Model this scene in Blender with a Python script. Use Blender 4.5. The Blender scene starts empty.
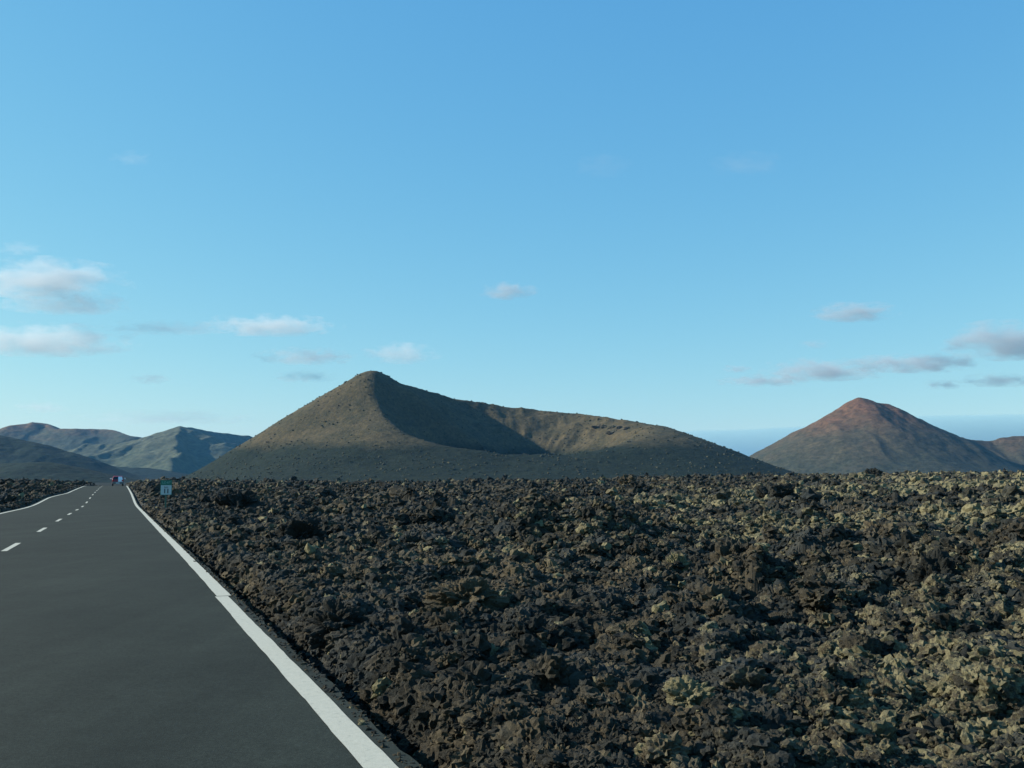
import bpy, bmesh, math, random
import numpy as np
from mathutils import Vector, Matrix

random.seed(4)
rng = np.random.default_rng(11)
sc = bpy.context.scene
C = sc.collection

# ------------------------------------------------------------------ helpers
def tag(o, label=None, cat=None, group=None, kind=None):
    if label: o['label'] = label
    if cat: o['category'] = cat
    if group: o['group'] = group
    if kind: o['kind'] = kind
    return o

def link(o, parent=None):
    C.objects.link(o)
    if parent is not None: o.parent = parent
    return o

def np_mesh(name, co, faces, mat, attrs=None, smooth=False):
    """co (n,3); faces (m,k) all the same size; one mesh object"""
    me = bpy.data.meshes.new(name)
    n, (m, k) = len(co), faces.shape
    me.vertices.add(n); me.vertices.foreach_set('co', np.ascontiguousarray(co, np.float32).ravel())
    me.loops.add(m*k); me.loops.foreach_set('vertex_index', np.ascontiguousarray(faces, np.int32).ravel())
    me.polygons.add(m)
    me.polygons.foreach_set('loop_start', np.arange(0, m*k, k, dtype=np.int32))
    me.polygons.foreach_set('use_smooth', np.full(m, smooth, dtype=bool))
    for nm, a in (attrs or {}).items():
        at = me.attributes.new(nm, 'FLOAT', 'POINT')
        at.data.foreach_set('value', np.ascontiguousarray(a, np.float32))
    me.update(calc_edges=True)
    me.materials.append(mat)
    return link(bpy.data.objects.new(name, me))

def bm_obj(name, bm, mat, parent=None, smooth=False):
    me = bpy.data.meshes.new(name); bm.normal_update(); bm.to_mesh(me); bm.free()
    for p in me.polygons: p.use_smooth = smooth
    me.materials.append(mat)
    return link(bpy.data.objects.new(name, me), parent)

def add_box(bm, lo, hi, bev=0):
    r = bmesh.ops.create_cube(bm, size=1)
    vs = r['verts']
    for v in vs:
        v.co = Vector([(lo[i]+hi[i])/2 + v.co[i]*(hi[i]-lo[i]) for i in range(3)])
    if bev:
        es = list({e for v in vs for e in v.link_edges})
        bmesh.ops.bevel(bm, geom=es, offset=bev, segments=2, profile=.6, affect='EDGES')

def add_cyl(bm, c, r, depth, axis='Z', seg=16, r2=None):
    rot = {'Z': Matrix(), 'X': Matrix.Rotation(math.pi/2, 4, 'Y'), 'Y': Matrix.Rotation(math.pi/2, 4, 'X')}[axis]
    bmesh.ops.create_cone(bm, cap_ends=True, segments=seg, radius1=r, radius2=r if r2 is None else r2,
                          depth=depth, matrix=Matrix.Translation(c) @ rot)

# ------------------------------------------------------------------ numpy noise
def _h(ix, iy, iz, seed):
    with np.errstate(over='ignore'):
        h = (ix.astype(np.uint32)*np.uint32(374761393) + iy.astype(np.uint32)*np.uint32(668265263)
             + iz.astype(np.uint32)*np.uint32(2246822519) + np.uint32((seed*3266489917) & 0xffffffff))
        h = (h ^ (h >> np.uint32(13)))*np.uint32(1274126177)
        h = (h ^ (h >> np.uint32(16)))*np.uint32(2654435761)
        h = h ^ (h >> np.uint32(15))
    return h.astype(np.float64)/4294967295.0

def vnoise(x, y, z=None, seed=0):
    """value noise, -1..1"""
    if z is None: z = np.zeros_like(x)
    fx, fy, fz = np.floor(x), np.floor(y), np.floor(z)
    ix, iy, iz = fx.astype(np.int64), fy.astype(np.int64), fz.astype(np.int64)
    f = lambda t: t*t*t*(t*(t*6-15)+10)
    u, v, w = f(x-fx), f(y-fy), f(z-fz)
    r = 0
    for dx in (0, 1):
        for dy in (0, 1):
            for dz in (0, 1):
                r = r + _h(ix+dx, iy+dy, iz+dz, seed)*(u if dx else 1-u)*(v if dy else 1-v)*(w if dz else 1-w)
    return r*2-1

def fbm(x, y, z=None, o=4, seed=0, gain=.5):
    a, t, s = 1, 0, 0
    for k in range(o):
        t = t + a*vnoise(x*2**k+k*17.3, y*2**k-k*9.1, None if z is None else z*2**k+k*5.7, seed+k); s += a; a *= gain
    return t/s

def ridged(x, y, o=4, seed=0):
    a, t, s = 1, 0, 0
    for k in range(o):
        t = t + a*(1-np.abs(vnoise(x*2**k+k*31.7, y*2**k+k*11.3, None, seed+k))*2); s += a; a *= .5
    return t/s

def worley(x, y, seed=0):
    fx, fy = np.floor(x).astype(np.int64), np.floor(y).astype(np.int64)
    z = np.zeros_like(fx)
    f1 = np.full(x.shape, 9.); f2 = np.full(x.shape, 9.); hh = np.zeros(x.shape)
    for dx in (-1, 0, 1):
        for dy in (-1, 0, 1):
            cx, cy = fx+dx, fy+dy
            d = np.hypot(cx+_h(cx, cy, z, seed)-x, cy+_h(cx, cy, z, seed+1)-y)
            near = d < f1
            f2 = np.where(near, f1, np.minimum(f2, d)); f1 = np.where(near, d, f1)
            hh = np.where(near, _h(cx, cy, z, seed+2), hh)
    return f1, f2, hh

sstep = lambda a, b, t: (lambda q: q*q*(3-2*q))(np.clip((t-a)/(b-a), 0, 1))
smax = lambda a, b, w: w*np.logaddexp(a/w, b/w)
smin = lambda a, b, w: -w*np.logaddexp(-a/w, -b/w)

# ------------------------------------------------------------------ materials
class NT:
    def __init__(self, name):
        self.m = bpy.data.materials.new(name); self.m.use_nodes = True
        self.t = self.m.node_tree; self.n = self.t.nodes
        self.b = self.n['Principled BSDF']; self.out = self.n['Material Output']
    def add(self, typ, **kw):
        n = self.n.new(typ)
        for k, v in kw.items(): setattr(n, k, v)
        return n
    def link(self, a, b): self.t.links.new(a, b)
    def noise(self, scale, detail=6, rough=.6, vec=None, dist=0):
        n = self.add('ShaderNodeTexNoise'); n.inputs['Scale'].default_value = scale
        n.inputs['Detail'].default_value = detail; n.inputs['Roughness'].default_value = rough
        n.inputs['Distortion'].default_value = dist
        if vec is not None: self.link(vec, n.inputs['Vector'])
        return n.outputs['Fac']
    def ramp(self, fac, stops):
        r = self.add('ShaderNodeValToRGB'); e = r.color_ramp.elements
        while len(e) < len(stops): e.new(.5)
        for el, (p, c) in zip(e, stops):
            el.position = p; el.color = (*c, 1) if len(c) == 3 else c
        self.link(fac, r.inputs['Fac']); return r.outputs['Color']
    def mix(self, fac, a, b, mode='MIX'):
        m = self.add('ShaderNodeMix', data_type='RGBA', blend_type=mode)
        for sock, v in ((m.inputs[0], fac), (m.inputs[6], a), (m.inputs[7], b)):
            if isinstance(v, (int, float)): sock.default_value = v
            elif isinstance(v, tuple): sock.default_value = (*v, 1)
            else: self.link(v, sock)
        return m.outputs[2]
    def math(self, op, a, b=0, clamp=False):
        m = self.add('ShaderNodeMath', operation=op, use_clamp=clamp)
        for s, v in ((m.inputs[0], a), (m.inputs[1], b)):
            if isinstance(v, (int, float)): s.default_value = v
            else: self.link(v, s)
        return m.outputs[0]
    def attr(self, name):
        return self.add('ShaderNodeAttribute', attribute_name=name).outputs['Fac']
    def pos(self): return self.add('ShaderNodeNewGeometry').outputs['Position']
    def bump(self, h, dist, strength=1):
        b = self.add('ShaderNodeBump'); b.inputs['Distance'].default_value = dist
        b.inputs['Strength'].default_value = strength
        self.link(h, b.inputs['Height']); self.link(b.outputs['Normal'], self.b.inputs['Normal'])
    def col(self, c, rough=.9, spec=.3):
        if isinstance(c, tuple): self.b.inputs['Base Color'].default_value = (*c, 1)
        else: self.link(c, self.b.inputs['Base Color'])
        self.b.inputs['Roughness'].default_value = rough
        self.b.inputs['Specular IOR Level'].default_value = spec
        return self

def plain(name, c, rough=.5, spec=.5, metal=0, var=.12, scale=30):
    t = NT(name); f = t.noise(scale, 5)
    t.col(t.ramp(f, [(.3, tuple(x*(1-var) for x in c)), (.7, tuple(min(1, x*(1+var)) for x in c))]), rough, spec)
    t.b.inputs['Metallic'].default_value = metal
    return t.m

def mat_lava():
    t = NT('lava rock'); p = t.pos()
    tint, lich = t.attr('tint'), t.attr('lich')
    n1 = t.noise(9, 8, .7, p); n2 = t.noise(38, 5, .65, p)
    f = t.math('ADD', tint, t.math('MULTIPLY', t.math('SUBTRACT', n1, .5), 1.0), True)
    base = t.ramp(f, [(0, (0.0151, 0.0164, 0.0138)), (.35, (0.0330, 0.0302, 0.0220)), (.7, (0.0604, 0.0495, 0.0309)), (1, (0.0926, 0.0770, 0.0481))])
    gy = t.ramp(t.noise(1.1, 5, .6, p), [(.48, (0, 0, 0)), (.64, (1, 1, 1))])
    base = t.mix(t.math('MULTIPLY', gy, .6), base, (0.0365, 0.0440, 0.0440))
    lf = t.math('ADD', lich, t.math('MULTIPLY', t.math('SUBTRACT', n2, .52), 1.5))
    lf = t.math('MULTIPLY', t.math('SUBTRACT', lf, .42), 3.0, True)
    lc = t.ramp(n1, [(.3, (0.1021, 0.0916, 0.0464)), (.6, (0.1734, 0.1580, 0.0920)), (.8, (0.2599, 0.2400, 0.1637))])
    t.col(t.mix(lf, base, lc), .95, .15)
    t.bump(t.noise(60, 6, .75, p), .02, .8)
    return t.m

TH_ = math.radians(21.5)
def mat_road():
    t = NT('worn asphalt'); p = t.pos()
    g = t.noise(150, 3, .7, p); w = t.noise(.6, 5, .6, p); q = t.noise(6, 6, .65, p)
    vo = t.add('ShaderNodeTexVoronoi'); vo.inputs['Scale'].default_value = 130; t.link(p, vo.inputs['Vector'])
    c1 = t.ramp(g, [(.3, (0.0141, 0.0193, 0.0166)), (.55, (0.0211, 0.0280, 0.0239)), (.75, (0.0330, 0.0425, 0.0368))])
    c2 = t.ramp(w, [(.3, (.82, .84, .85)), (.7, (1.14, 1.13, 1.12))])
    c3 = t.ramp(q, [(.35, (.9, .9, .9)), (.65, (1.08, 1.08, 1.08))])
    mp = t.add('ShaderNodeMapping'); mp.inputs['Rotation'].default_value = (0, 0, -TH_); mp.inputs['Scale'].default_value = (1, .03, 1)
    t.link(p, mp.inputs['Vector'])
    c4 = t.ramp(t.noise(1.5, 4, .6, mp.outputs[0]), [(.3, (.84, .85, .86)), (.7, (1.16, 1.15, 1.13))])
    g2 = t.noise(42, 3, .7, p)
    c1 = t.mix(1., c1, t.ramp(g2, [(.3, (.70, .73, .73)), (.7, (1.38, 1.33, 1.33))]), 'MULTIPLY')
    c1 = t.mix(1., c1, c4, 'MULTIPLY')
    t.col(t.mix(1., t.mix(1., c1, c2, 'MULTIPLY'), c3, 'MULTIPLY'), .95, .12)
    t.bump(vo.outputs['Distance'], .004, .35)
    return t.m

def mat_paint():
    t = NT('road paint'); p = t.pos()
    f = t.noise(26, 7, .75, p); g = t.noise(160, 3, .7, p)
    c = t.ramp(f, [(.28, (0.2220, 0.2297, 0.1973)), (.42, (0.4292, 0.4307, 0.3627)), (.8, (0.5180, 0.5025, 0.4200))])
    c = t.mix(1., c, t.ramp(g, [(.3, (0.8000, 0.7760, 0.6880)), (.6, (1, 1, 1))]), 'MULTIPLY')
    t.col(c, .7, .3); t.bump(g, .003, .5)
    return t.m

def mat_hill(name, low, high, z0, z1, spot=(.03, .034, .026), sscale=.12, red=None, zr=(0, 1), scale=.02, lightc=None):
    """ash and scrub slopes: 'low' colour below, 'high' colour above, dark scrub flecks"""
    t = NT(name); p = t.pos()
    sx = t.add('ShaderNodeSeparateXYZ'); t.link(p, sx.inputs[0])
    n = t.noise(scale, 7, .6, p); n2 = t.noise(sscale, 5, .7, p); n3 = t.noise(sscale*2, 5, .75, p); n4 = t.noise(scale*2.5, 5, .65, p, 1.0)
    z = t.math('ADD', sx.outputs[2], t.math('MULTIPLY', t.math('SUBTRACT', n, .5), (z1-z0)*2.2))
    f = t.math('DIVIDE', t.math('SUBTRACT', z, z0), (z1-z0), True)
    c = t.mix(f, low, high)
    if red:
        fr = t.math('DIVIDE', t.math('SUBTRACT', z, zr[0]), (zr[1]-zr[0]), True)
        c = t.mix(fr, c, red)
    c = t.mix(1., c, t.ramp(n3, [(.3, (.45, .5, .5)), (.5, (1, 1, 1)), (.7, (1.6, 1.52, 1.35))]), 'MULTIPLY')
    c = t.mix(1., c, t.ramp(n4, [(.35, (.74, .82, .80)), (.65, (1.25, 1.16, 1.05))]), 'MULTIPLY')
    sp = t.ramp(n2, [(.56, (0, 0, 0)), (.66, (1, 1, 1))])
    c = t.mix(t.math('MULTIPLY', sp, .55), c, spot)
    if lightc:
        sl = t.ramp(t.noise(sscale*.6, 5, .7, p), [(.6, (0, 0, 0)), (.72, (1, 1, 1))])
        c = t.mix(t.math('MULTIPLY', sl, .5), c, lightc)
    t.col(c, 1, .1)
    t.bump(n2, 2.5, .6)
    return t.m

M = dict(lava=mat_lava(), road=mat_road(), paint=mat_paint())
M['green'] = plain('green sign enamel', (.004, .13, .085), .4)
M['white'] = plain('white sign enamel', (.42, .50, .49), .4)
M['letter'] = plain('black lettering', (.03, .035, .04), .5)
M['pale_letter'] = plain('pale lettering', (.12, .32, .26), .5)
M['post'] = plain('green post paint', (.01, .085, .06), .5)
M['red'] = plain('red car paint', (.22, .012, .025), .3)
M['carwhite'] = plain('white car paint', (.82, .82, .82), .3)
M['glass'] = plain('dark car glass', (.015, .018, .02), .08)
M['rubber'] = plain('tyre rubber', (.015, .015, .015), .8)
M['steel'] = plain('wheel steel', (.4, .4, .4), .35, metal=.8)
M['lamp'] = plain('red lamp lens', (.35, .01, .01), .15)
M['bumper'] = plain('grey bumper plastic', (.13, .13, .125), .6)

# ------------------------------------------------------------------ sun, sky, camera
EL, AZ = math.radians(25), math.radians(-85)         # azimuth from +Y, clockwise
sun_dir = Vector((math.sin(AZ)*math.cos(EL), math.cos(AZ)*math.cos(EL), math.sin(EL)))
w = bpy.data.worlds.new('World'); sc.world = w; w.use_nodes = True
nt = w.node_tree; bg = nt.nodes['Background']
sky = nt.nodes.new('ShaderNodeTexSky'); sky.sky_type = 'NISHITA'; sky.sun_disc = False
sky.sun_elevation = EL; sky.sun_rotation = AZ % (2*math.pi)
sky.altitude = 300; sky.air_density = 1.0; sky.dust_density = .1; sky.ozone_density = 2.0
mx = nt.nodes.new('ShaderNodeMix'); mx.data_type = 'RGBA'; mx.blend_type = 'MULTIPLY'
mx.inputs[0].default_value = 1; mx.inputs[7].default_value = (.56, 1.06, 1.17, 1)
nt.links.new(sky.outputs[0], mx.inputs[6])
EXPO = .75
# tone of the sky: highlights rolled off per channel, as the camera does
sp = nt.nodes.new('ShaderNodeSeparateColor'); cb = nt.nodes.new('ShaderNodeCombineColor')
nt.links.new(mx.outputs[2], sp.inputs[0])
for k, (gm, kk) in enumerate(((.95, 1.12), (.58, .795), (.25, .83))):
    a = nt.nodes.new('ShaderNodeMath'); a.operation = 'MULTIPLY'; a.inputs[1].default_value = .1517
    b = nt.nodes.new('ShaderNodeMath'); b.operation = 'POWER'; b.inputs[1].default_value = gm
    c = nt.nodes.new('ShaderNodeMath'); c.operation = 'MULTIPLY'; c.inputs[1].default_value = kk/(2**EXPO*.1)
    nt.links.new(sp.outputs[k], a.inputs[0]); nt.links.new(a.outputs[0], b.inputs[0])
    nt.links.new(b.outputs[0], c.inputs[0]); nt.links.new(c.outputs[0], cb.inputs[k])
nt.links.new(cb.outputs[0], bg.inputs[0]); bg.inputs[1].default_value = .10
sl = bpy.data.lights.new('sun', 'SUN'); sl.energy = 5.0; sl.angle = math.radians(.53); sl.color = (1, .92, .79)
so = bpy.data.objects.new('sun', sl); link(so); so.rotation_euler = sun_dir.to_track_quat('Z', 'Y').to_euler()

F = 995.6; PITCH = math.atan(90/F)
cam = bpy.data.cameras.new('camera'); cam.sensor_width = 36; cam.lens = 36*F/1024; cam.clip_start = .1; cam.clip_end = 90000
co = bpy.data.objects.new('camera', cam); link(co); co.location = (0, 0, 0); co.rotation_euler = (math.pi/2+PITCH, 0, 0)
sc.camera = co
sc.view_settings.view_transform = 'Standard'; sc.view_settings.look = 'None'
sc.view_settings.exposure = EXPO; sc.view_settings.gamma = 1
sc.cycles.volume_bounces = 2; sc.cycles.max_bounces = 6

# ------------------------------------------------------------------ the road (heights are relative to the eye, 1.3 m above it)
TH = math.radians(21.5)
RD = np.array([-math.sin(TH), math.cos(TH)]); RN = np.array([math.cos(TH), math.sin(TH)])
RS = [-40, 0, 20, 40, 57, 66, 73, 79, 88, 98, 112, 130, 150, 165, 185, 210, 260, 330, 420, 700]
RZ = [-.86, -1.3, -1.5, -1.74, -1.93, -2.05, -2.10, -2.06, -1.95, -1.84, -1.77, -1.72, -1.70, -1.80, -2.15, -2.8, -4.4, -6.8, -9, -9.6]
_ss = np.arange(-40, 700, .5)
_zz = np.interp(_ss, RS, RZ); _k = np.hanning(25); _k /= _k.sum()
_zz = np.convolve(np.pad(_zz, 12, mode='edge'), _k, 'valid')
zroad = lambda s: np.interp(s, _ss, _zz)
EDGE_R, EDGE_L = 1.345, -5.42
edge_l = lambda s: EDGE_L+.8*sstep(88, 106, s)
def world(s, v): return s*RD[0]+v*RN[0], s*RD[1]+v*RN[1]

def strip(name, ss, vs, dz, mat, dv=None):
    """sheet that follows the road; vs = lateral offsets"""
    S, V = np.meshgrid(ss, vs, indexing='ij')
    if dv is not None: V = V+dv(S, V)
    X, Y = world(S, V); Z = zroad(S)+dz
    n, k = S.shape
    i = np.arange(n*k).reshape(n, k)
    f = np.stack([i[:-1, :-1], i[:-1, 1:], i[1:, 1:], i[1:, :-1]], -1).reshape(-1, 4)
    return np_mesh(name, np.stack([X, Y, Z], -1).reshape(-1, 3), f[:, ::-1], mat, smooth=True)

ss = np.unique(np.concatenate([np.arange(-4, 30, .12), np.arange(30, 240, .6), np.arange(240, 640, 5)]))
# asphalt body with crumbling edges that drop to the gutter
S, V = np.meshgrid(ss, np.array([-5.5, EDGE_L, -5.36, -3.7, -2.06, -.4, 1.2, 1.295, EDGE_R, 1.375]), indexing='ij')
wob = .018*vnoise(S*2.1, V*0+3.3)+.018*vnoise(S*.5, V*0+8.)+.012*vnoise(S*7, V*0)
V = V+np.where((V > 1.32) | (V < -5.4), wob, 0)+np.where(V < -3, .8*sstep(88, 106, S), 0)
X, Y = world(S, V); Z = zroad(S)
Z[:, 0] -= .35; Z[:, -1] -= .35
i = np.arange(S.size).reshape(S.shape)
f = np.stack([i[:-1, :-1], i[:-1, 1:], i[1:, 1:], i[1:, :-1]], -1).reshape(-1, 4)
road = np_mesh('road', np.stack([X, Y, Z], -1).reshape(-1, 3), f, M['road'])
tag(road, kind='structure')
edge_wob = lambda S, V: .004*vnoise(S*1.3, V*9)+.003*vnoise(S*6, V*9)
near = ss[ss <= 12.3]; far = ss[(ss >= 12.2)]
tag(strip('road_edge_line', near, [1.095, 1.165, 1.24], .004, M['paint'], edge_wob), kind='structure')
tag(strip('road_edge_line', far, [1.115, 1.19, 1.275], .008, M['paint'], edge_wob), kind='structure')
tag(strip('road_edge_line', ss, [-5.28, -5.20, -5.12], .004, M['paint'], lambda S, V: edge_wob(S, V)+.8*sstep(88, 106, S)), kind='structure')
for k in range(-2, 20):
    c = 23.85+9.2*k
    if c < -3: continue
    tag(strip('road_centre_dash', np.linspace(c-1.55, c+1.55, 24), [-2.115, -2.06, -2.005], .004, M['paint'], edge_wob), kind='structure')

# ------------------------------------------------------------------ lava field
LX = [-400, -120, -60, -43, -20, -6, 6, 18, 30, 42, 58, 80, 100, 200, 500]
LZ = [-2.3, -2.3, -2.3, -2.3, -2.3, -2.15, -1.95, -1.65, -1.35, -1.1, -.75, -.5, -.35, 0, .4]
def lava_mean(X, Y, s, v):
    r = np.hypot(X, Y)
    zr = np.where(s > 150, -1.72, zroad(s))
    side = np.where(v > -2, v-EDGE_R, edge_l(s)-v)                 # distance out from the asphalt
    right = np.interp(X, LX, LZ)
    left = np.interp(-v, [5, 12, 30, 60, 110], [-1.9, -1.5, -1.1, -.7, -.5])
    lev = np.where(v > -2, right, left)
    b = sstep(3, 45, side) if False else sstep(2, 40, np.where(v > -2, side, side*2.5))
    z = (zr+.12)*(1-b)+lev*b
    z = z-.016*np.maximum(r-230, 0)-.004*np.maximum(r-120, 0)*(v < 8)
    return np.maximum(z, -11.5), side

def lava_z(X, Y, detail=True):
    s = X*RD[0]+Y*RD[1]; v = X*RN[0]+Y*RN[1]
    z, side = lava_mean(X, Y, s, v)
    a = sstep(.1, 1.0, side)
    A = sstep(.5, 9, side)
    bump = A*(.34*fbm(X/11, Y/11, o=3, seed=3)+0.40*(ridged(X/4.2, Y/4.2, 3, 20)-.35))+a*.10*fbm(X/2.2, Y/2.2, o=2, seed=50)
    if detail:
        wx = X+.25*vnoise(X*1.6, Y*1.6, seed=90); wy = Y+.25*vnoise(X*1.6+7, Y*1.6, seed=91)
        f1, f2, hh = worley(wx/1.15, wy/1.15, 30)
        lump = np.clip((f2-f1)*1.6, 0, 1)**.9*(.10+.40*hh**2.0)
        g1, g2, gh = worley(wx/.42, wy/.42, 40)
        lump2 = np.clip((g2-g1)*1.6, 0, 1)**.9*(.03+.17*gh**1.5)
        k1, k2, kh = worley(wx/3.1+9, wy/3.1, 80)
        big = np.clip((k2-k1)*1.2, 0, 1)**1.2*np.where(kh > .62, (kh-.62)*1.6, 0)-.55*np.clip(1-k1*1.7, 0, 1)*(kh < .36)
        bump = bump+(.25*a+.75*A)*(lump-.12)+a*(lump2-.05)+A*big
        bump = bump+a*.05*fbm(X*6, Y*6, o=3, seed=60, gain=.7)
    near_sign = np.hypot(X+18.9, Y-52.6)
    bump = bump*(.2+.8*sstep(1.5, 6, near_sign))-.12*(1-sstep(2, 6, near_sign))
    gut = -.34*(1-sstep(.12, .42, side))
    z = z+bump+gut
    lim = zroad(s)-.14-.0*side
    return np.where(side < .08, np.minimum(z, lim), z), side

def lava_cols(X, Y, v, jit):
    """tint 0 dark .. 1 brown, lichen amount: real patches of weathering"""
    tint = .34+.55*fbm(X/5, Y/5, o=4, seed=70)+jit*.28
    az = X/np.maximum(Y, 1)
    patch = fbm(X/9+4, Y/9, o=4, seed=77)
    lich = .01+.42*sstep(-.10, .42, az)+.75*patch+jit*.16
    return np.clip(tint, 0, 1), np.clip(lich, 0, 1)

az = np.radians(np.arange(-52, 47, .13)); rr = np.exp(np.arange(math.log(1.1), math.log(700), .0065))
Rg, Ag = np.meshgrid(rr, az, indexing='ij')
X, Y = Rg*np.sin(Ag), Rg*np.cos(Ag)
Z, side = lava_z(X, Y)
s_ = X*RD[0]+Y*RD[1]; v_ = X*RN[0]+Y*RN[1]
under = (v_ < EDGE_R-.05) & (v_ > edge_l(s_)+.05)
Z = np.where(under, zroad(s_)-.45, Z)
tint, lich = lava_cols(X, Y, v_, .5*vnoise(X*3, Y*3, seed=5))
lich = np.where(side < .5, .1, lich); tint = np.where(side < .3, .1, tint)
i = np.arange(X.size).reshape(X.shape)
f = np.stack([i[:-1, :-1], i[1:, :-1], i[1:, 1:], i[:-1, 1:]], -1).reshape(-1, 4)
lava = np_mesh('lava_field', np.stack([X, Y, Z], -1).reshape(-1, 3), f, M['lava'], dict(tint=tint.ravel(), lich=lich.ravel()))
tag(lava, kind='structure')

# rubble: clinker stones heaped over the whole field (nobody could count it)
def ico(sub):
    bm = bmesh.new(); bmesh.ops.create_icosphere(bm, subdivisions=sub, radius=1)
    co = np.array([v.co[:] for v in bm.verts]); fa = np.array([[v.index for v in f.verts] for f in bm.faces]); bm.free()
    return co, fa

def clinker(co, seed, rough=.42, fine=1.):
    x, y, z = co.T
    o = seed*7.13
    r = 1+rough*fbm(x*1.3+o, y*1.3-o, z*1.3+2*o, o=2, seed=seed)+rough*.75*vnoise(x*3.1+o, y*3.1, z*3.1-o, seed+5)
    if len(co) > 100: r = r+rough*.6*vnoise(x*6+o, y*6, z*6-o, seed+9)
    if len(co) > 600: r = r+fine*rough*.38*(np.abs(vnoise(x*11+o, y*11, z*11-o, seed+11))*2-1)
    if len(co) > 2000:
        r = r+fine*rough*.22*(np.abs(vnoise(x*21+o, y*21, z*21-o, seed+15))*2-1)
    if len(co) > 8000:
        r = r+.03*vnoise(x*29+o, y*29, z*29-o, seed+12)
    q = co*r[:, None]
    if len(co) < 50: q = q*(1+.22*np.random.default_rng(seed).normal(size=(len(co), 1)).clip(-1.6, 1.6))
    return q

def rand_rot(n):
    q = rng.normal(size=(n, 4)); q /= np.linalg.norm(q, axis=1)[:, None]
    a, b, c, d = q.T
    return np.stack([np.stack([1-2*(c*c+d*d), 2*(b*c-a*d), 2*(b*d+a*c)], -1),
                     np.stack([2*(b*c+a*d), 1-2*(b*b+d*d), 2*(c*d-a*b)], -1),
                     np.stack([2*(b*d-a*c), 2*(c*d+a*b), 1-2*(b*b+c*c)], -1)], 1)

N = 470000
r = np.exp(rng.uniform(math.log(1.9), math.log(470), N)); a = np.radians(rng.uniform(-48, 42, N))
X, Y = r*np.sin(a), r*np.cos(a)
size = .0082*r**.60*np.exp(rng.normal(0, .55, N).clip(-1, 1.2))
size = np.where(rng.random(N) < .025, size*1.9, size)
size = size*np.exp(.55*fbm(X/4, Y/4, o=3, seed=120))
cap = .05+.0036*r
bigr = rng.random(N) < .006
size = np.where(bigr, size*(2.2+1.6*rng.random(N)), size)
cap = np.where(bigr & (r < 90), .07+.0075*r, cap)
size = np.minimum(size, cap)
size = np.where(np.hypot(X+18.9, Y-52.6) < 4, np.minimum(size, .10), size)
s_ = X*RD[0]+Y*RD[1]; v_ = X*RN[0]+Y*RN[1]
side = np.where(v_ > -2, v_-EDGE_R, edge_l(s_)-v_)
keep = side > size*.8+.12+.14*rng.random(N)**2
near_edge = (side < 1.3) & (size > .16); keep &= ~near_edge
X, Y, r, size, v_, side = X[keep], Y[keep], r[keep], size[keep], v_[keep], side[keep]
Zr, _ = lava_z(X, Y)
nch = 170000                                              # broken chips filling the gaps
rc = np.exp(rng.uniform(math.log(2.2), math.log(40), nch)); ac = np.radians(rng.uniform(-44, 40, nch))
xc, yc = rc*np.sin(ac), rc*np.cos(ac); vc = xc*RN[0]+yc*RN[1]; dc = np.where(vc > -2, vc-EDGE_R, EDGE_L-vc)
kc = dc > .12+.1*rng.random(nch); xc, yc, rc, vc = xc[kc], yc[kc], rc[kc], vc[kc]
zc = lava_z(xc, yc)[0]+.35*.0082*rc**.6*rng.random(len(rc))
X = np.concatenate([X, xc]); Y = np.concatenate([Y, yc]); r = np.concatenate([r, rc]); v_ = np.concatenate([v_, vc]); Zr = np.concatenate([Zr, zc])
size = np.concatenate([size, .0042*rc**.55*np.exp(rng.normal(0, .4, len(rc)))])
npb = 2600                                                # grit and pebbles shed onto the verge
ps = np.exp(rng.uniform(math.log(3.5), math.log(60), npb)); pv = EDGE_R-.075+.34*rng.random(npb)**1.3
px_, py_ = world(ps, pv); psz = (.0022*ps**.5+.004)*np.exp(rng.normal(0, .4, npb))
psd = pv-EDGE_R
X = np.concatenate([X, px_]); Y = np.concatenate([Y, py_]); r = np.concatenate([r, np.hypot(px_, py_)]); size = np.concatenate([size, psz]); v_ = np.concatenate([v_, pv])
Zr = np.concatenate([Zr, np.where(psd < .015, zroad(ps)-psz*.2, lava_z(px_, py_)[0])])
tint, lich = lava_cols(X, Y, v_, rng.normal(0, 1, len(X)))
lich = np.where(rng.random(len(X)) < .02, 1.0, lich); tint = np.where(rng.random(len(X)) < .12, 0, tint)
cos, fas, ts, ls, off = [], [], [], [], 0
pix = size/r*1000
for sub, lo, hi, K in ((5, 30, 999, 12), (4, 12.5, 30, 18), (3, 6, 12.5, 24), (2, 3.0, 6, 24), (1, 0, 3.0, 24)):
    base, fa = ico(sub)
    protos = [clinker(base, 100*sub+k, .5 if sub == 1 else .42) for k in range(K)]
    idx = np.where((pix >= lo) & (pix < hi))[0]; print('LOD', sub, len(idx))
    pk = rng.integers(0, K, len(idx))
    for k in range(K):
        j = idx[pk == k]; n = len(j)
        if not n: continue
        R = rand_rot(n)
        sc3 = np.stack([1+.35*rng.normal(size=n).clip(-1, 1), .9+.2*rng.random(n), .62+.38*rng.random(n)], -1)
        q = (protos[k][None]*sc3[:, None, :])@R.transpose(0, 2, 1)
        q = q*size[j, None, None]
        q[..., 2] *= .85
        q += np.stack([X[j], Y[j], Zr[j]+size[j]*(-.1+.6*rng.random(n))], -1)[:, None, :]
        cos.append(q.reshape(-1, 3)); fas.append((fa[None]+(off+np.arange(n)*len(base))[:, None, None]).reshape(-1, 3))
        ts.append(np.repeat(tint[j], len(base))); ls.append(np.repeat(lich[j], len(base)))
        off += n*len(base)
rub = np_mesh('lava_rubble', np.concatenate(cos), np.concatenate(fas), M['lava'], dict(tint=np.concatenate(ts), lich=np.concatenate(ls)))
tag(rub, 'dark jagged volcanic rubble with pale lichen covering the field beside the road', 'rubble', kind='stuff')

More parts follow.
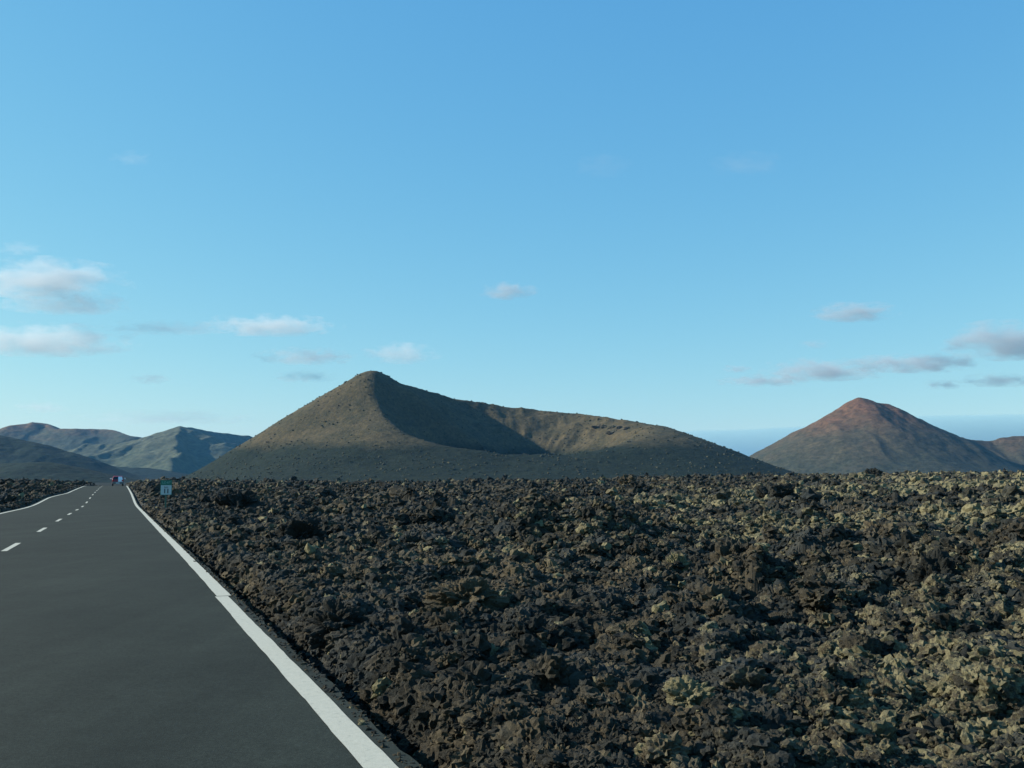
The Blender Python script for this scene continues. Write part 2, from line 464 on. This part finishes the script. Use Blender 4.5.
# boulders that stand out of the rubble: (x, y, width, height, tint, lichen, label)
G_B = 'boulders standing out of the lava field'
BO = [
 (-4.15, 19.9, .84, .62, .05, .0, 'big blackish boulder with a deep shadow, in the rubble right of the white edge line'),
 (1.5, 28.3, .66, .62, .0, .0, 'rounded almost black boulder below the crater, alone in the middle of the lava field'),
 (5.0, 11.9, .50, .46, .0, .05, 'dark upright boulder with a black shaded face near the right side of the field'),
 (2.2, 13.5, .25, .25, 1., .85, 'small pale tan angular stone, lightest rock in the middle of the rubble'),
 (.92, 5.25, .24, .15, .8, .8, 'pale lichen crusted rock at the bottom centre of the field'),
 (9.9, 24.6, 1.5, .62, .3, .12, 'wide smooth grey mound of lava below the red cone'),
 (2.45, 7.1, .26, .18, .35, .35, 'smooth grey stone slab near the lower right of the field'),
 (2.2, 7.05, .13, .11, .6, .55, 'pale grey knob of rock touching a smooth grey slab'),
 (-.42, 9.3, .62, .30, .75, .35, 'low brown ridge of rock with a yellowish crust, near the road edge'),
 (2.9, 13.4, .44, .42, .5, .12, 'brown upright block just right of the small pale tan stone'),
 (-12.6, 46, 1.7, .95, .0, .0, 'black hummock of lava to the right of the kilometre sign'),
 (16.0, 61, 2.5, 1.3, .1, .05, 'large dark lava hump near the skyline, left of the red cone'),
 (14.6, 128, 2.1, 1.6, .7, .2, 'brown boulder breaking the skyline in front of the right flank of the crater'),
 (54, 149, 2.2, 1.9, .15, .1, 'dark boulder on the skyline directly below the red cone'),
 (-1.4, 8.2, .44, .26, .1, .0, 'dark block with a black hollow under it, closest to the road edge'),
]
bco, bfa = ico(6)
for k, (x, y, wd, ht, ti, li, lab) in enumerate(BO):
    q = clinker(bco, 500+k, .40 if 'smooth' not in lab else .16, .35)
    ang = random.uniform(0, 6.28); ca, sa = math.cos(ang), math.sin(ang)
    q = np.stack([q[:, 0]*ca-q[:, 1]*sa, q[:, 0]*sa+q[:, 1]*ca, q[:, 2]], -1)
    q *= np.array([wd/2, wd*.45, ht*.62])
    zz = float(lava_z(np.array([x]), np.array([y]), False)[0][0])
    n = len(q)
    o = np_mesh('boulder', q, bfa, M['lava'], dict(tint=np.full(n, ti), lich=np.full(n, li)))
    o.location = (x, y, zz+ht*.26)
    tag(o, lab, 'boulder', G_B)
# white stones beside the sign
for k, (x, y, wd, lab) in enumerate([(-17.0, 50.2, .17, 'white stone on the verge nearest the foot of the kilometre sign'),
                                     (-10.9, 35.4, .13, 'small white stone, upper one of a pair on the verge past the sign'),
                                     (-9.9, 33.3, .13, 'small white stone, lower one of a pair on the verge past the sign')]):
    q = clinker(ico(4)[0], 700+k, .25)*np.array([wd*.6, wd*.55, wd*.5]); n = len(q)
    o = np_mesh('stone', q, ico(4)[1], M['lava'], dict(tint=np.full(n, 1.), lich=np.full(n, 1.)))
    o.location = (x, y, float(lava_z(np.array([x]), np.array([y]))[0][0])+wd*.35)
    tag(o, lab, 'stone', 'white stones on the verge')

# ------------------------------------------------------------------ plain beyond the lava
GZ = -10.
az = np.radians(np.arange(0, 360, 1.5)); rr = np.concatenate([[0], np.geomspace(300, 15000, 60)])
Rg, Ag = np.meshgrid(rr, az, indexing='ij')
X, Y = Rg*np.sin(Ag), Rg*np.cos(Ag); Z = GZ+1.2*fbm(X/300, Y/300, o=3, seed=8)*(Rg < 6000)
Z = np.where(Rg < 400, -12.5, Z)
i = np.arange(X.size).reshape(X.shape); j = np.roll(i, -1, 1)
f = np.stack([i[:-1], i[1:], j[1:], j[:-1]], -1).reshape(-1, 4)
M['plain'] = mat_hill('ash plain', (0.0124, 0.0167, 0.0124), (0.0211, 0.0223, 0.0167), -12, -6, sscale=.03)
tag(np_mesh('ground', np.stack([X, Y, Z], -1).reshape(-1, 3), f, M['plain'], smooth=True), kind='structure')

def grid_hill(name, x0, x1, y0, y1, step, func, mat, roll=None):
    xs, ys = np.arange(x0, x1+step, step), np.arange(y0, y1+step, step)
    X, Y = np.meshgrid(xs, ys, indexing='ij'); Z = func(X, Y)
    i = np.arange(X.size).reshape(X.shape)
    f = np.stack([i[:-1, :-1], i[1:, :-1], i[1:, 1:], i[:-1, 1:]], -1).reshape(-1, 4)
    m = (Z.ravel()[f] > GZ-3.9).any(1)                      # leave out what lies under the plain
    o = np_mesh(name, np.stack([X, Y, Z], -1).reshape(-1, 3), f[m], mat, smooth=True)
    return tag(o, kind='structure')

def ridge(X, Y, pts, k, wtop=0):
    """height of a crest through pts (x, y, z) whose sides fall at slope k"""
    best = np.full(X.shape, -1e9)
    for (a, b) in zip(pts[:-1], pts[1:]):
        ax, ay, az_ = a; bx, by, bz = b
        L2 = (bx-ax)**2+(by-ay)**2
        t = np.clip(((X-ax)*(bx-ax)+(Y-ay)*(by-ay))/L2, 0, 1)
        d = np.hypot(X-ax-t*(bx-ax), Y-ay-t*(by-ay))
        kk = k(X, Y) if callable(k) else k
        best = np.maximum(best, az_+t*(bz-az_)-kk*(np.sqrt(d*d+wtop*wtop)-wtop))
    return best
def foot(h, base=GZ-4.5, wd=9): return smax(h, np.full(h.shape, base), wd)-wd*.02

# ---- the crater: a breached cinder cone
CX, CY, CR = -2., 1100., 155.
PH = [0, 20, 45, 70, 90, 110, 120, 135, 150, 165, 180, 190, 200, 212, 225, 238, 250, 270, 290, 305, 315, 330, 345, 360]
RH = [58, 63, 70, 79, 85.5, 92, 96, 103, 109.5, 115, 115.5, 106, 78, 61, 45, 31, 24, 18, 19.5, 28, 36, 46, 53, 58]
KO = [.42, .42, .45, .5, .5, .5, .5, .52, .55, .6, .63, .6, .55, .46, .38, .32, .27, .24, .24, .27, .30, .35, .39, .42]
def crater(X, Y):
    dx, dy = X-CX, Y-CY
    ph = np.degrees(np.arctan2(dy, dx)) % 360; r = np.hypot(dx, dy)
    tab = np.arange(0, 360, 1.); k = np.hanning(17); k /= k.sum()
    sm = lambda v: np.convolve(np.pad(np.interp(tab, PH, v), 8, mode='wrap'), k, 'valid')
    rim = np.interp(ph, np.append(tab, 360), np.append(sm(RH), sm(RH)[0]))
    ko = np.interp(ph, np.append(tab, 360), np.append(sm(KO), sm(KO)[0]))
    ca, sa = np.cos(np.radians(ph)), np.sin(np.radians(ph))
    Rr = CR*(1+.025*vnoise(ca*2+5, sa*2+5, seed=4))
    out = rim-ko*(r-Rr)
    gul = (ridged(ca*3.1+3+r/400, sa*3.1, 4, 33)+.5*fbm(X/30, Y/30, o=3, seed=35))*np.clip((Rr-r)/40, 0, 1)*np.clip(r/60, 0, 1)
    inn = rim-.74*(Rr-r)+6.*gul
    inn = smax(inn, np.full(X.shape, 5.), 4)
    wr = 1.5+8*np.exp(-((ph-177)/15)**2)
    wr2 = 13*sstep(270, 315, ph)*(ph <= 360)+13*(1-sstep(5, 45, ph))*(ph < 180)
    h = smin(out, inn, wr+wr2)+wr*.69+wr2*.24
    n = fbm(X/60, Y/60, o=4, seed=14)*2.2+fbm(X/9, Y/9, o=3, seed=15)*.5+.2*fbm(X/3, Y/3, o=2, seed=16)
    n = n+np.where(r < Rr, 2.5*(ridged(X/26, Y/26, 3, 17)-.3), 0)
    h = h+n*np.clip((h+12)/14, .1, 1)
    return foot(h, GZ-4.5, 8)
M['crater'] = mat_hill('crater ash and scrub', (0.0130, 0.0204, 0.0147), (0.0675, 0.0587, 0.0367), 23, 34, sscale=.16, scale=.018)  # darker and greener low on the slope, boundary broken by noise
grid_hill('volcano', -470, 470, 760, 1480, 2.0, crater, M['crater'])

# dark crags on the inner right wall of the crater
G_C = 'crags on the inner wall of the crater'
M['crag'] = mat_hill('crag rock', (0.0504, 0.0454, 0.0353), (0.2016, 0.1714, 0.1210), 40, 66, sscale=.4)
for k, (px, py, wd, ht, lab) in enumerate([
        (595, 428, 8, 2, 'leftmost thin dark crag on the inner wall of the crater'),
        (604, 428, 6, 4, 'dark blocky crag second from the left on the inner crater wall'),
        (613, 428, 7, 4, 'broad pale faced crag in the middle of the outcrop inside the crater'),
        (611, 434, 8, 3.5, 'lowest crag of the outcrop inside the crater'),
        (619, 429, 6, 4, 'tall crag right of the middle of the outcrop inside the crater'),
        (627, 429, 6, 3, 'rightmost small crag of the outcrop inside the crater')]):
    dd = np.arange(1010., 1290., 1.)
    xx = (px-512)/F*dd; zz = crater(xx, dd); ray_ = (474-py)/F*dd
    hit = np.where(zz > ray_)[0]; m_ = hit[0] if len(hit) else 60
    dep = float(dd[m_]); x = float(xx[m_])
    q = clinker(ico(4)[0], 800+k, .5)*np.array([wd*.6, wd*.4, ht*.6])
    o = np_mesh('crag', q, ico(4)[1], M['crag']); o.location = (x, dep, float(zz[m_])+ht*.15)
    tag(o, lab, 'crag', G_C)

# ---- the red cone to the right
RC = [(684, 2000, 146), (700, 2000, 153), (716, 2002, 150), (732, 2000, 142), (758, 2004, 141), (790, 2005, 125), (830, 2015, 104), (870, 2030, 82), (915, 2060, 74), (960, 2090, 74), (1010, 2100, 74), (1060, 2100, 80), (1120, 2100, 84), (1220, 2150, 60)]
def redcone(X, Y):
    h = ridge(X, Y, RC, .56, 3)
    sp = ridge(X, Y, [(700, 2000, 150), (720, 1900, 92), (745, 1800, 38), (760, 1740, 5)], .62, 10)
    h = smax(h, sp, 4)
    n = 5*fbm(X/90, Y/90, o=4, seed=24)+3.2*(ridged(X/50, Y/120, 4, 26)-.3)+1.2*fbm(X/12, Y/12, o=3, seed=27)
    h = h+n*np.clip((h+10)/40, 0, 1)*np.clip((160-h)/30, .25, 1)
    return foot(h, GZ-4.5, 12)
M['redcone'] = mat_hill('red ash', (0.0424, 0.0481, 0.0377), (0.0693, 0.0595, 0.0437), 15, 80, sscale=.06, red=(0.1148, 0.0649, 0.0445), zr=(60, 150), scale=.012, spot=(0.0424, 0.0437, 0.0368))
grid_hill('red_cone', 330, 1420, 1650, 2500, 4.0, redcone, M['redcone'])

# ---- far hills to the left
def hillA(X, Y):
    q = 3800/3600
    P = [(-2100, 120), (-1980, 135), (-1853, 143), (-1785, 172), (-1734, 188), (-1706, 184), (-1633, 160), (-1560, 162), (-1513, 165), (-1459, 160), (-1361, 134), (-1303, 130), (-1200, 110), (-1100, 80)]
    h = ridge(X, Y, [(x*q, 3800+60*math.sin(k*1.7), z*q) for k, (x, z) in enumerate(P)], .42, 8)
    sp = ridge(X, Y, [(-1513*q, 3800, 160*q), (-1470*q, 3660, 110), (-1400*q, 3500, 60), (-1350*q, 3350, 15)], .5, 10)
    sp2 = ridge(X, Y, [(-1734*q, 3800, 188*q), (-1720*q, 3620, 110), (-1690*q, 3450, 40)], .5, 10)
    h = np.maximum(np.maximum(h, sp), sp2)
    h = h+(7*fbm(X/110, Y/110, o=4, seed=44)+9*(ridged(X/80, Y/150, 4, 46)-.3))*np.clip((h+10)/60, 0, 1)*np.clip((205-h)/100, .12, 1)
    return foot(h, GZ-4.5, 12)
M['hillA'] = mat_hill('grey green far slope', (0.0357, 0.0559, 0.0414), (0.0554, 0.0669, 0.0494), 20, 110, sscale=.04, red=(0.1268, 0.0862, 0.0543), zr=(135, 195), scale=.008)
grid_hill('far_hills', -2400, -900, 3200, 4300, 6, hillA, M['hillA'])
def hillB(X, Y):
    q = 3300/3600
    c1 = [(-1400, 3300, 100), (-1303*q, 3320, 128*q), (-1256*q, 3310, 150*q), (-1202*q, 3300, 173*q)]
    c2 = [(-1202*q, 3300, 173*q), (-1155*1.02, 3670, 166*1.02), (-1072*1.075, 3870, 151*1.075), (-952*1.1, 3960, 138*1.1), (-840*1.1, 3960, 115), (-700, 3900, 60)]
    c3 = [(-1202*q, 3300, 173*q), (-1062, 3190, 140), (-1052, 3120, 120), (-1016, 3030, 98), (-1000, 2940, 82), (-940, 2830, 58), (-936, 2730, 42), (-871, 2550, 8)]
    h = np.maximum(ridge(X, Y, c1, .36, 6), ridge(X, Y, c2, .78, 6))
    h = np.maximum(h, ridge(X, Y, [(-1085, 3420, 60), (-1000, 3260, 82), (-930, 3180, 60), (-850, 3120, 20)], .6, 6))
    h = np.maximum(h, ridge(X, Y, [(-1150, 3250, 132), (-1195, 3020, 80), (-1230, 2860, 44), (-1260, 2740, 10)], .40, 3))
    h = np.maximum(h, ridge(X, Y, c3, lambda X, Y: np.where((X+1102)*.952+(Y-3300)*.305 > 0, .85, .36), 3))
    h = h+(9*fbm(X/100, Y/100, o=4, seed=54)+8*(ridged(X/60, Y/120, 4, 56)-.3))*np.clip((190-h)/90, .2, 1)*np.clip((h+10)/60, 0, 1)
    return foot(h, GZ-4.5, 10)
M['hillB'] = mat_hill('pale ash far slope', (0.0631, 0.0809, 0.0569), (0.0740, 0.0852, 0.0603), 10, 100, sscale=.04, scale=.008)
grid_hill('far_cone', -1900, -500, 2350, 4300, 6, hillB, M['hillB'])
def hillC(X, Y):
    h = ridge(X, Y, [(-1300, 2050, 96), (-1120, 2020, 90), (-1029, 2000, 77), (-953, 1990, 63), (-896, 1980, 45), (-825, 1970, 17), (-760, 1950, -8)], .38, 20)
    h = h+(4*fbm(X/70, Y/70, o=4, seed=64)+1.5*fbm(X/12, Y/12, o=3, seed=65))*np.clip((h+10)/30, 0, 1)
    return foot(h, GZ-4.5, 8)
M['hillC'] = mat_hill('dark scrub slope', (0.0095, 0.0212, 0.0166), (0.0148, 0.0278, 0.0206), 5, 80, sscale=.07, scale=.012)
grid_hill('dark_hill', -1700, -600, 1650, 2400, 4, hillC, M['hillC'])
def hillD(X, Y):
    h = ridge(X, Y, [(-800, 1250, 8), (-617, 1210, 12), (-566, 1200, 14.5), (-526, 1195, 6), (-496, 1190, -8)], .25, 20)
    h = h+(1.5*fbm(X/40, Y/40, o=4, seed=74)+.8*fbm(X/7, Y/7, o=3, seed=75))
    return foot(h, GZ-4.5, 5)
grid_hill('low_hill', -950, -420, 1050, 1400, 3, hillD, M['hillC'])
def hillE(X, Y):
    h = ridge(X, Y, [(-1250, 2550, 26), (-1030, 2520, 21), (-935, 2500, 16), (-860, 2480, 2), (-800, 2460, -10)], .2, 30)
    h = h+(3*fbm(X/70, Y/70, o=4, seed=84)+1.2*fbm(X/12, Y/12, o=3, seed=85))
    return foot(h, GZ-4.5, 6)
grid_hill('middle_hill', -1500, -650, 2250, 2800, 5, hillE, M['hillC'])

# ---- scrub dotted over the slopes
def scatter_scrub(fn, n, x0, x1, y0, y1, zlo, zhi, s0, s1, seed):
    g = np.random.default_rng(seed)
    X = g.uniform(x0, x1, n); Y = g.uniform(y0, y1, n); Z = fn(X, Y)
    k = (Z > zlo) & (Z < zhi) & (g.random(n) < .35+.65*(fbm(X/50, Y/50, o=2, seed=seed) > 0))
    X, Y, Z = X[k], Y[k], Z[k]; n = len(X)
    base, fa = ico(1)
    s = g.uniform(s0, s1, n)
    q = base[None]*(1+.35*g.normal(size=(n, len(base), 1)).clip(-1.5, 1.5))*s[:, None, None]*np.array([1, 1, .75])
    q += np.stack([X, Y, Z+s*.25], -1)[:, None, :]
    return q.reshape(-1, 3), (fa[None]+(np.arange(n)*len(base))[:, None, None]).reshape(-1, 3)
t = NT('scrub leaves'); t.col(t.ramp(t.noise(.08, 3, .6, t.pos()), [(.3, (.028, .034, .022)), (.7, (.07, .068, .042))]), 1, .1); M['scrub'] = t.m
a, fa = scatter_scrub(crater, 6000, -380, 400, 800, 1290, -6, 125, .5, 1.25, 1)
tag(np_mesh('scrub', a, fa, M['scrub']), 'low dark scrub dotted over the slopes of the crater', 'scrub', kind='stuff')

# ------------------------------------------------------------------ kilometre sign
def empty(name, loc, rz):
    o = link(bpy.data.objects.new(name, None)); o.location = loc; o.rotation_euler = (0, 0, rz); o.empty_display_size = .3
    return o
sx_, sy_ = -18.62, 53.89
gz = float(lava_z(np.array([sx_]), np.array([sy_]), False)[0][0])
sg = tag(empty('kilometre_sign', (sx_, sy_, gz), TH), 'kilometre sign with green plate over white plate reading 11 on a green post', 'road sign')
zt = (474-480)/F*sy_-gz                       # top of the green plate above the foot
bm = bmesh.new(); add_box(bm, (-.04, .0, -.2), (.04, .05, zt-.06), .008); bm_obj('post', bm, M['post'], sg)
def plate(name, x, z0, z1, y0, y1, mat, rad):
    bm = bmesh.new(); add_box(bm, (-x, y0, z0), (x, y1, z1), .004)
    return bm_obj(name, bm, mat, sg)
gp = plate('green_plate', .29, zt-.26, zt, -.022, -.002, M['green'], .05)
bp = plate('back_plate', .295, zt-.80, zt-.262, -.020, -.002, M['green'], .05)
wp = plate('white_plate', .27, zt-.78, zt-.275, -.030, -.0205, M['white'], .05)
def text(name, s, size, x, z, y, mat, parent, bold=.0):
    cu = bpy.data.curves.new(name, 'FONT'); cu.body = s; cu.size = size; cu.align_x = 'CENTER'; cu.align_y = 'CENTER'; cu.extrude = .002; cu.offset = bold
    tmp = link(bpy.data.objects.new(name+'_curve', cu)); bpy.context.view_layer.update()
    me = bpy.data.meshes.new_from_object(tmp.evaluated_get(bpy.context.evaluated_depsgraph_get()))
    bpy.data.objects.remove(tmp); bpy.data.curves.remove(cu)
    me.materials.clear(); me.materials.append(mat)
    o = link(bpy.data.objects.new(name, me), parent); o.location = (x, y, z); o.rotation_euler = (math.pi/2, 0, 0)
    return o
text('lettering', 'LZ-67', .17, 0, zt-.135, -.0245, M['pale_letter'], gp, .003)
text('lettering', 'km', .16, 0, zt-.385, -.0325, M['bumper'], wp, .004)
text('numerals', '11', .32, .01, zt-.60, -.0325, M['letter'], wp, .012)

# ------------------------------------------------------------------ the car far ahead
cs, cv = 158., -.02
cx_, cy_ = world(cs, cv)
car = tag(empty('car', (float(cx_), float(cy_), float(zroad(cs))+.004), TH), 'small red and white car far ahead where the road meets the skyline', 'car')
# local frame: x right, y forward (away from the viewer), z up; rear at y = 0
prof = [(0, .32), (-.02, .62), (.06, .92), (.32, 1.38), (.55, 1.46), (1.55, 1.45), (2.25, .98), (3.35, .86), (3.72, .70), (3.74, .34)]
bm = bmesh.new(); W2 = .80
def half(z): return W2-.16*max(0, (z-.92)/.5)
L = [bm.verts.new((-half(z), y, z)) for y, z in prof]; R_ = [bm.verts.new((half(z), y, z)) for y, z in prof]
bm.faces.new(L[::-1]); bm.faces.new(R_)
for k in range(len(prof)):
    q = (k+1) % len(prof); bm.faces.new((L[k], L[q], R_[q], R_[k]))
bmesh.ops.recalc_face_normals(bm, faces=bm.faces)
bmesh.ops.bevel(bm, geom=list(bm.edges), offset=.05, segments=2, profile=.6, affect='EDGES')
body = bm_obj('body', bm, M['red'], car, True)
def quadbox(bm, P, out, th=.012):
    n = Vector(out)
    a = [bm.verts.new(Vector(p)) for p in P]; b = [bm.verts.new(Vector(p)+n*th) for p in P]
    bm.faces.new(a[::-1]); bm.faces.new(b)
    for k in range(4): bm.faces.new((a[k], a[(k+1) % 4], b[(k+1) % 4], b[k]))
    bmesh.ops.recalc_face_normals(bm, faces=bm.faces)
nr = (0, -.87, .49)
bm = bmesh.new(); quadbox(bm, [(-.62, .07, .97), (.04, .07, .97), (.04, .29, 1.34), (-.53, .29, 1.34)], nr); bm_obj('rear_window', bm, M['glass'], car)
bm = bmesh.new(); quadbox(bm, [(.05, .055, .93), (.66, .055, .93), (.56, .295, 1.35), (.05, .295, 1.35)], nr, .02)  # bright glint on the car's rear, put in as white panels
quadbox(bm, [(.05, -.03, .60), (.70, -.03, .60), (.66, .04, .925), (.05, .04, .925)], (0, -1, .2), .02)
tg = tag(bm_obj('glint_panel', bm, M['carwhite'], car), 'white panel standing in for a glint on the right half of the rear')
for sgn in (-1, 1):
    bm = bmesh.new(); quadbox(bm, [(sgn*.782, .42, .96), (sgn*.782, 1.98, .96), (sgn*.68, 1.5, 1.36), (sgn*.68, .6, 1.36)], (sgn, 0, .3)); bm_obj('side_window', bm, M['glass'], car)
    bm = bmesh.new(); add_box(bm, (sgn*.63-.10, -.045, .66), (sgn*.63+.10, .02, .90), .02); bm_obj('tail_lamp', bm, M['lamp'], car)
    bm = bmesh.new(); add_box(bm, (sgn*.95-.14, 1.88, .98), (sgn*.95+.14, 1.98, 1.14), .03)
    add_box(bm, (sgn*.78-.06, 1.90, .99), (sgn*.78+.06, 1.95, 1.04)); bm_obj('wing_mirror', bm, M['carwhite'], car)
    for y in (.62, 3.02):
        bm = bmesh.new(); add_cyl(bm, (sgn*.70, y, .29), .29, .2, 'X', 24); bmesh.ops.bevel(bm, geom=[e for e in bm.edges if len(e.link_faces) == 2 and e.calc_face_angle(0) > 1], offset=.03, segments=2, affect='EDGES')
        wh = bm_obj('wheel', bm, M['rubber'], car)
        bm = bmesh.new(); add_cyl(bm, (sgn*.805, y, .29), .18, .02, 'X', 20); bm_obj('rim', bm, M['steel'], wh)
bm = bmesh.new(); add_box(bm, (-.78, -.09, .28), (.78, .05, .62), .04); bm_obj('bumper', bm, M['bumper'], car)
bm = bmesh.new(); add_box(bm, (-.26, -.105, .38), (.26, -.088, .48), .004); bm_obj('number_plate', bm, M['carwhite'], car)

# ------------------------------------------------------------------ air and clouds
def vol_mat(name, color, dens, aniso=.0):
    m = bpy.data.materials.new(name); m.use_nodes = True; t = m.node_tree
    t.nodes.remove(t.nodes['Principled BSDF'])
    v = t.nodes.new('ShaderNodeVolumePrincipled'); v.inputs['Color'].default_value = (*color, 1)
    v.inputs['Density'].default_value = dens; v.inputs['Anisotropy'].default_value = aniso
    t.links.new(v.outputs[0], t.nodes['Material Output'].inputs['Volume'])
    return m
HAZE = 3.8e-5
bm = bmesh.new(); add_box(bm, (-15500, -15500, -26), (15500, 15500, 240))
tag(bm_obj('haze', bm, vol_mat('blue haze', (.16, .46, .90), HAZE)), kind='stuff')

CD = 20000.; PX = CD/F
# low bank of mist over the sea behind the red cone
BD = 24000.
P = [(520, 474), (570, 452), (630, 438), (690, 431.5), (740, 430.5), (800, 427.5), (850, 422), (890, 417.5), (919, 416.8), (1020, 415.3), (1100, 416), (1250, 420), (1450, 440), (1600, 474)]
xs = np.linspace((520-512)/F*BD, (1600-512)/F*BD, 300)
top = np.interp(xs, [(x-512)/F*BD for x, y in P], [(474-y)/F*BD for x, y in P])+14*fbm(xs/700, xs*0, o=4, seed=94)*np.sin(np.linspace(0, math.pi, 300))
sec = [(-1500, -60), (-1400, .82), (-1150, .97), (-700, 1), (700, 1), (1300, .9), (1500, -60)]
co_ = np.array([[(x, BD+dy, -60. if fz < 0 else max(fz*tz, -50.)) for dy, fz in sec] for x, tz in zip(xs, top)])
i = np.arange(300*7).reshape(300, 7); i2 = np.roll(i, -1, 1)
fa = np.stack([i[:-1], i[1:], i2[1:], i2[:-1]], -1).reshape(-1, 4)
bank = np_mesh('mist_bank', co_.reshape(-1, 3), fa, vol_mat('sea mist', (.45, .68, .73), 2.0/3000), smooth=True)
bmb = bmesh.new(); bmb.from_mesh(bank.data); bmesh.ops.holes_fill(bmb, edges=[e for e in bmb.edges if e.is_boundary]); bmesh.ops.recalc_face_normals(bmb, faces=bmb.faces); bmb.to_mesh(bank.data); bmb.free()
tag(bank, 'flat blue grey bank of mist on the horizon behind the red cone', 'mist', kind='stuff')
def cloud_mat(od, seed, asp, col):
    """soft broken vapour: denser in the middle, torn by noise; local coordinates run -1..1"""
    m = vol_mat('cloud vapour', col, 0, .1); t = m.node_tree; N_ = t.nodes
    v = N_['Principled Volume']
    tc = N_.new('ShaderNodeTexCoord'); ln = N_.new('ShaderNodeVectorMath'); ln.operation = 'LENGTH'
    t.links.new(tc.outputs['Object'], ln.inputs[0])
    mp = N_.new('ShaderNodeMapping'); mp.inputs['Scale'].default_value = (min(asp, 7)*.50, 1.2, 1.25); mp.inputs['Location'].default_value = (seed*3.7, seed*1.3, 0)
    t.links.new(tc.outputs['Object'], mp.inputs[0])
    nz = N_.new('ShaderNodeTexNoise'); nz.inputs['Scale'].default_value = 1.5; nz.inputs['Detail'].default_value = 6; nz.inputs['Roughness'].default_value = .62
    t.links.new(mp.outputs[0], nz.inputs['Vector'])
    def mt(op, a, b, cl=False):
        k = N_.new('ShaderNodeMath'); k.operation = op; k.use_clamp = cl
        for q, val in ((k.inputs[0], a), (k.inputs[1], b)):
            if isinstance(val, (int, float)): q.default_value = val
            else: t.links.new(val, q)
        return k.outputs[0]
    e = mt('ADD', mt('SUBTRACT', .78, ln.outputs['Value']), mt('MULTIPLY', mt('SUBTRACT', nz.outputs['Fac'], .5), 2.6))
    t.links.new(mt('MULTIPLY', mt('MULTIPLY', e, 1.6, True), od), v.inputs['Density'])
    return m

def cloud(px, py, wpx, hpx, od, label, seed):
    base, fa = ico(4)
    q = base*1.0
    q[:, 2] = np.where(q[:, 2] < 0, q[:, 2]*.7, q[:, 2])
    dep = .5*(wpx*.5+hpx)
    d = Vector(((px-512)/F, 1, (474-py)/F))
    o = np_mesh('cloud', q, fa, cloud_mat((1.5 if px < 480 else 2.1)*od/(1.3*dep*PX), seed, wpx/hpx, (.80, .84, .85) if px < 480 else (.62, .67, .71)), smooth=True)
    o.location = d*CD; o.scale = (wpx/2*PX*(1.42 if px < 700 else 1.62), dep*PX, hpx/2*PX*1.5)
    tag(o, label, 'cloud', 'small clouds low in the sky')
CL = [
 (42, 280, 128, 34, 1.5, 'large pale cloud cut by the left edge of the photo, above the other left clouds'),
 (62, 303, 110, 20, .8, 'thin grey layer of cloud just under the large pale left cloud'),
 (40, 342, 145, 28, 1.3, 'long flat pale cloud at the left edge, above the far hills'),
 (266, 326, 112, 18, 1.1, 'bright narrow cloud to the upper left of the crater summit'),
 (165, 328, 110, 11, .45, 'faint streak of cloud leading into the bright narrow cloud'),
 (306, 357, 84, 15, .8, 'small pale cloud left of the crater summit'),
 (398, 354, 64, 19, .7, 'soft grey cloud right above the crater summit'),
 (302, 377, 56, 11, .4, 'faint grey cloud scrap just left of the crater summit'),
 (150, 379, 36, 10, .35, 'tiny faint cloud midway between the far hills and the crater'),
 (40, 408, 42, 11, .35, 'faint cloud scrap over the far left hill'),
 (170, 418, 150, 14, .3, 'very thin low veil of cloud over the far cone'),
 (508, 290, 46, 16, .6, 'small lone grey cloud over the middle of the crater'),
 (858, 312, 60, 18, .9, 'lone grey cloud highest above the red cone'),
 (1008, 343, 82, 34, 1.3, 'biggest grey cloud at the right edge of the photo'),
 (918, 364, 96, 17, 1.0, 'flat grey cloud above the right shoulder of the red cone'),
 (828, 371, 92, 20, 1.0, 'pinkish grey cloud over the left flank of the red cone'),
 (768, 381, 76, 10, .7, 'thin bluish streak of cloud low to the left of the red cone'),
 (738, 369, 24, 7, .4, 'tiny cloud wisp farthest left of the red cone'),
 (945, 385, 30, 8, .45, 'small dark wisp under the flat grey cloud'),
 (1002, 381, 64, 12, .5, 'faint wisp beneath the biggest grey cloud on the right'),
 (816, 344, 22, 8, .25, 'tiny faint wisp under the lone grey cloud'),
 (960, 344, 22, 14, .3, 'tiny faint wisp to the left of the biggest grey cloud'),
 (605, 160, 50, 22, .05, 'very faint pinkish cloud high in the sky, left of its neighbour'),
 (750, 158, 54, 22, .07, 'very faint pinkish cloud high in the sky, right of its neighbour'),
 (123, 152, 36, 12, .12, 'faint small cloud high on the left of the sky'),
 (12, 246, 40, 12, .2, 'faint cloud high above the large pale left cloud'),
]
for k, c in enumerate(CL): cloud(*c, 200+k*13)
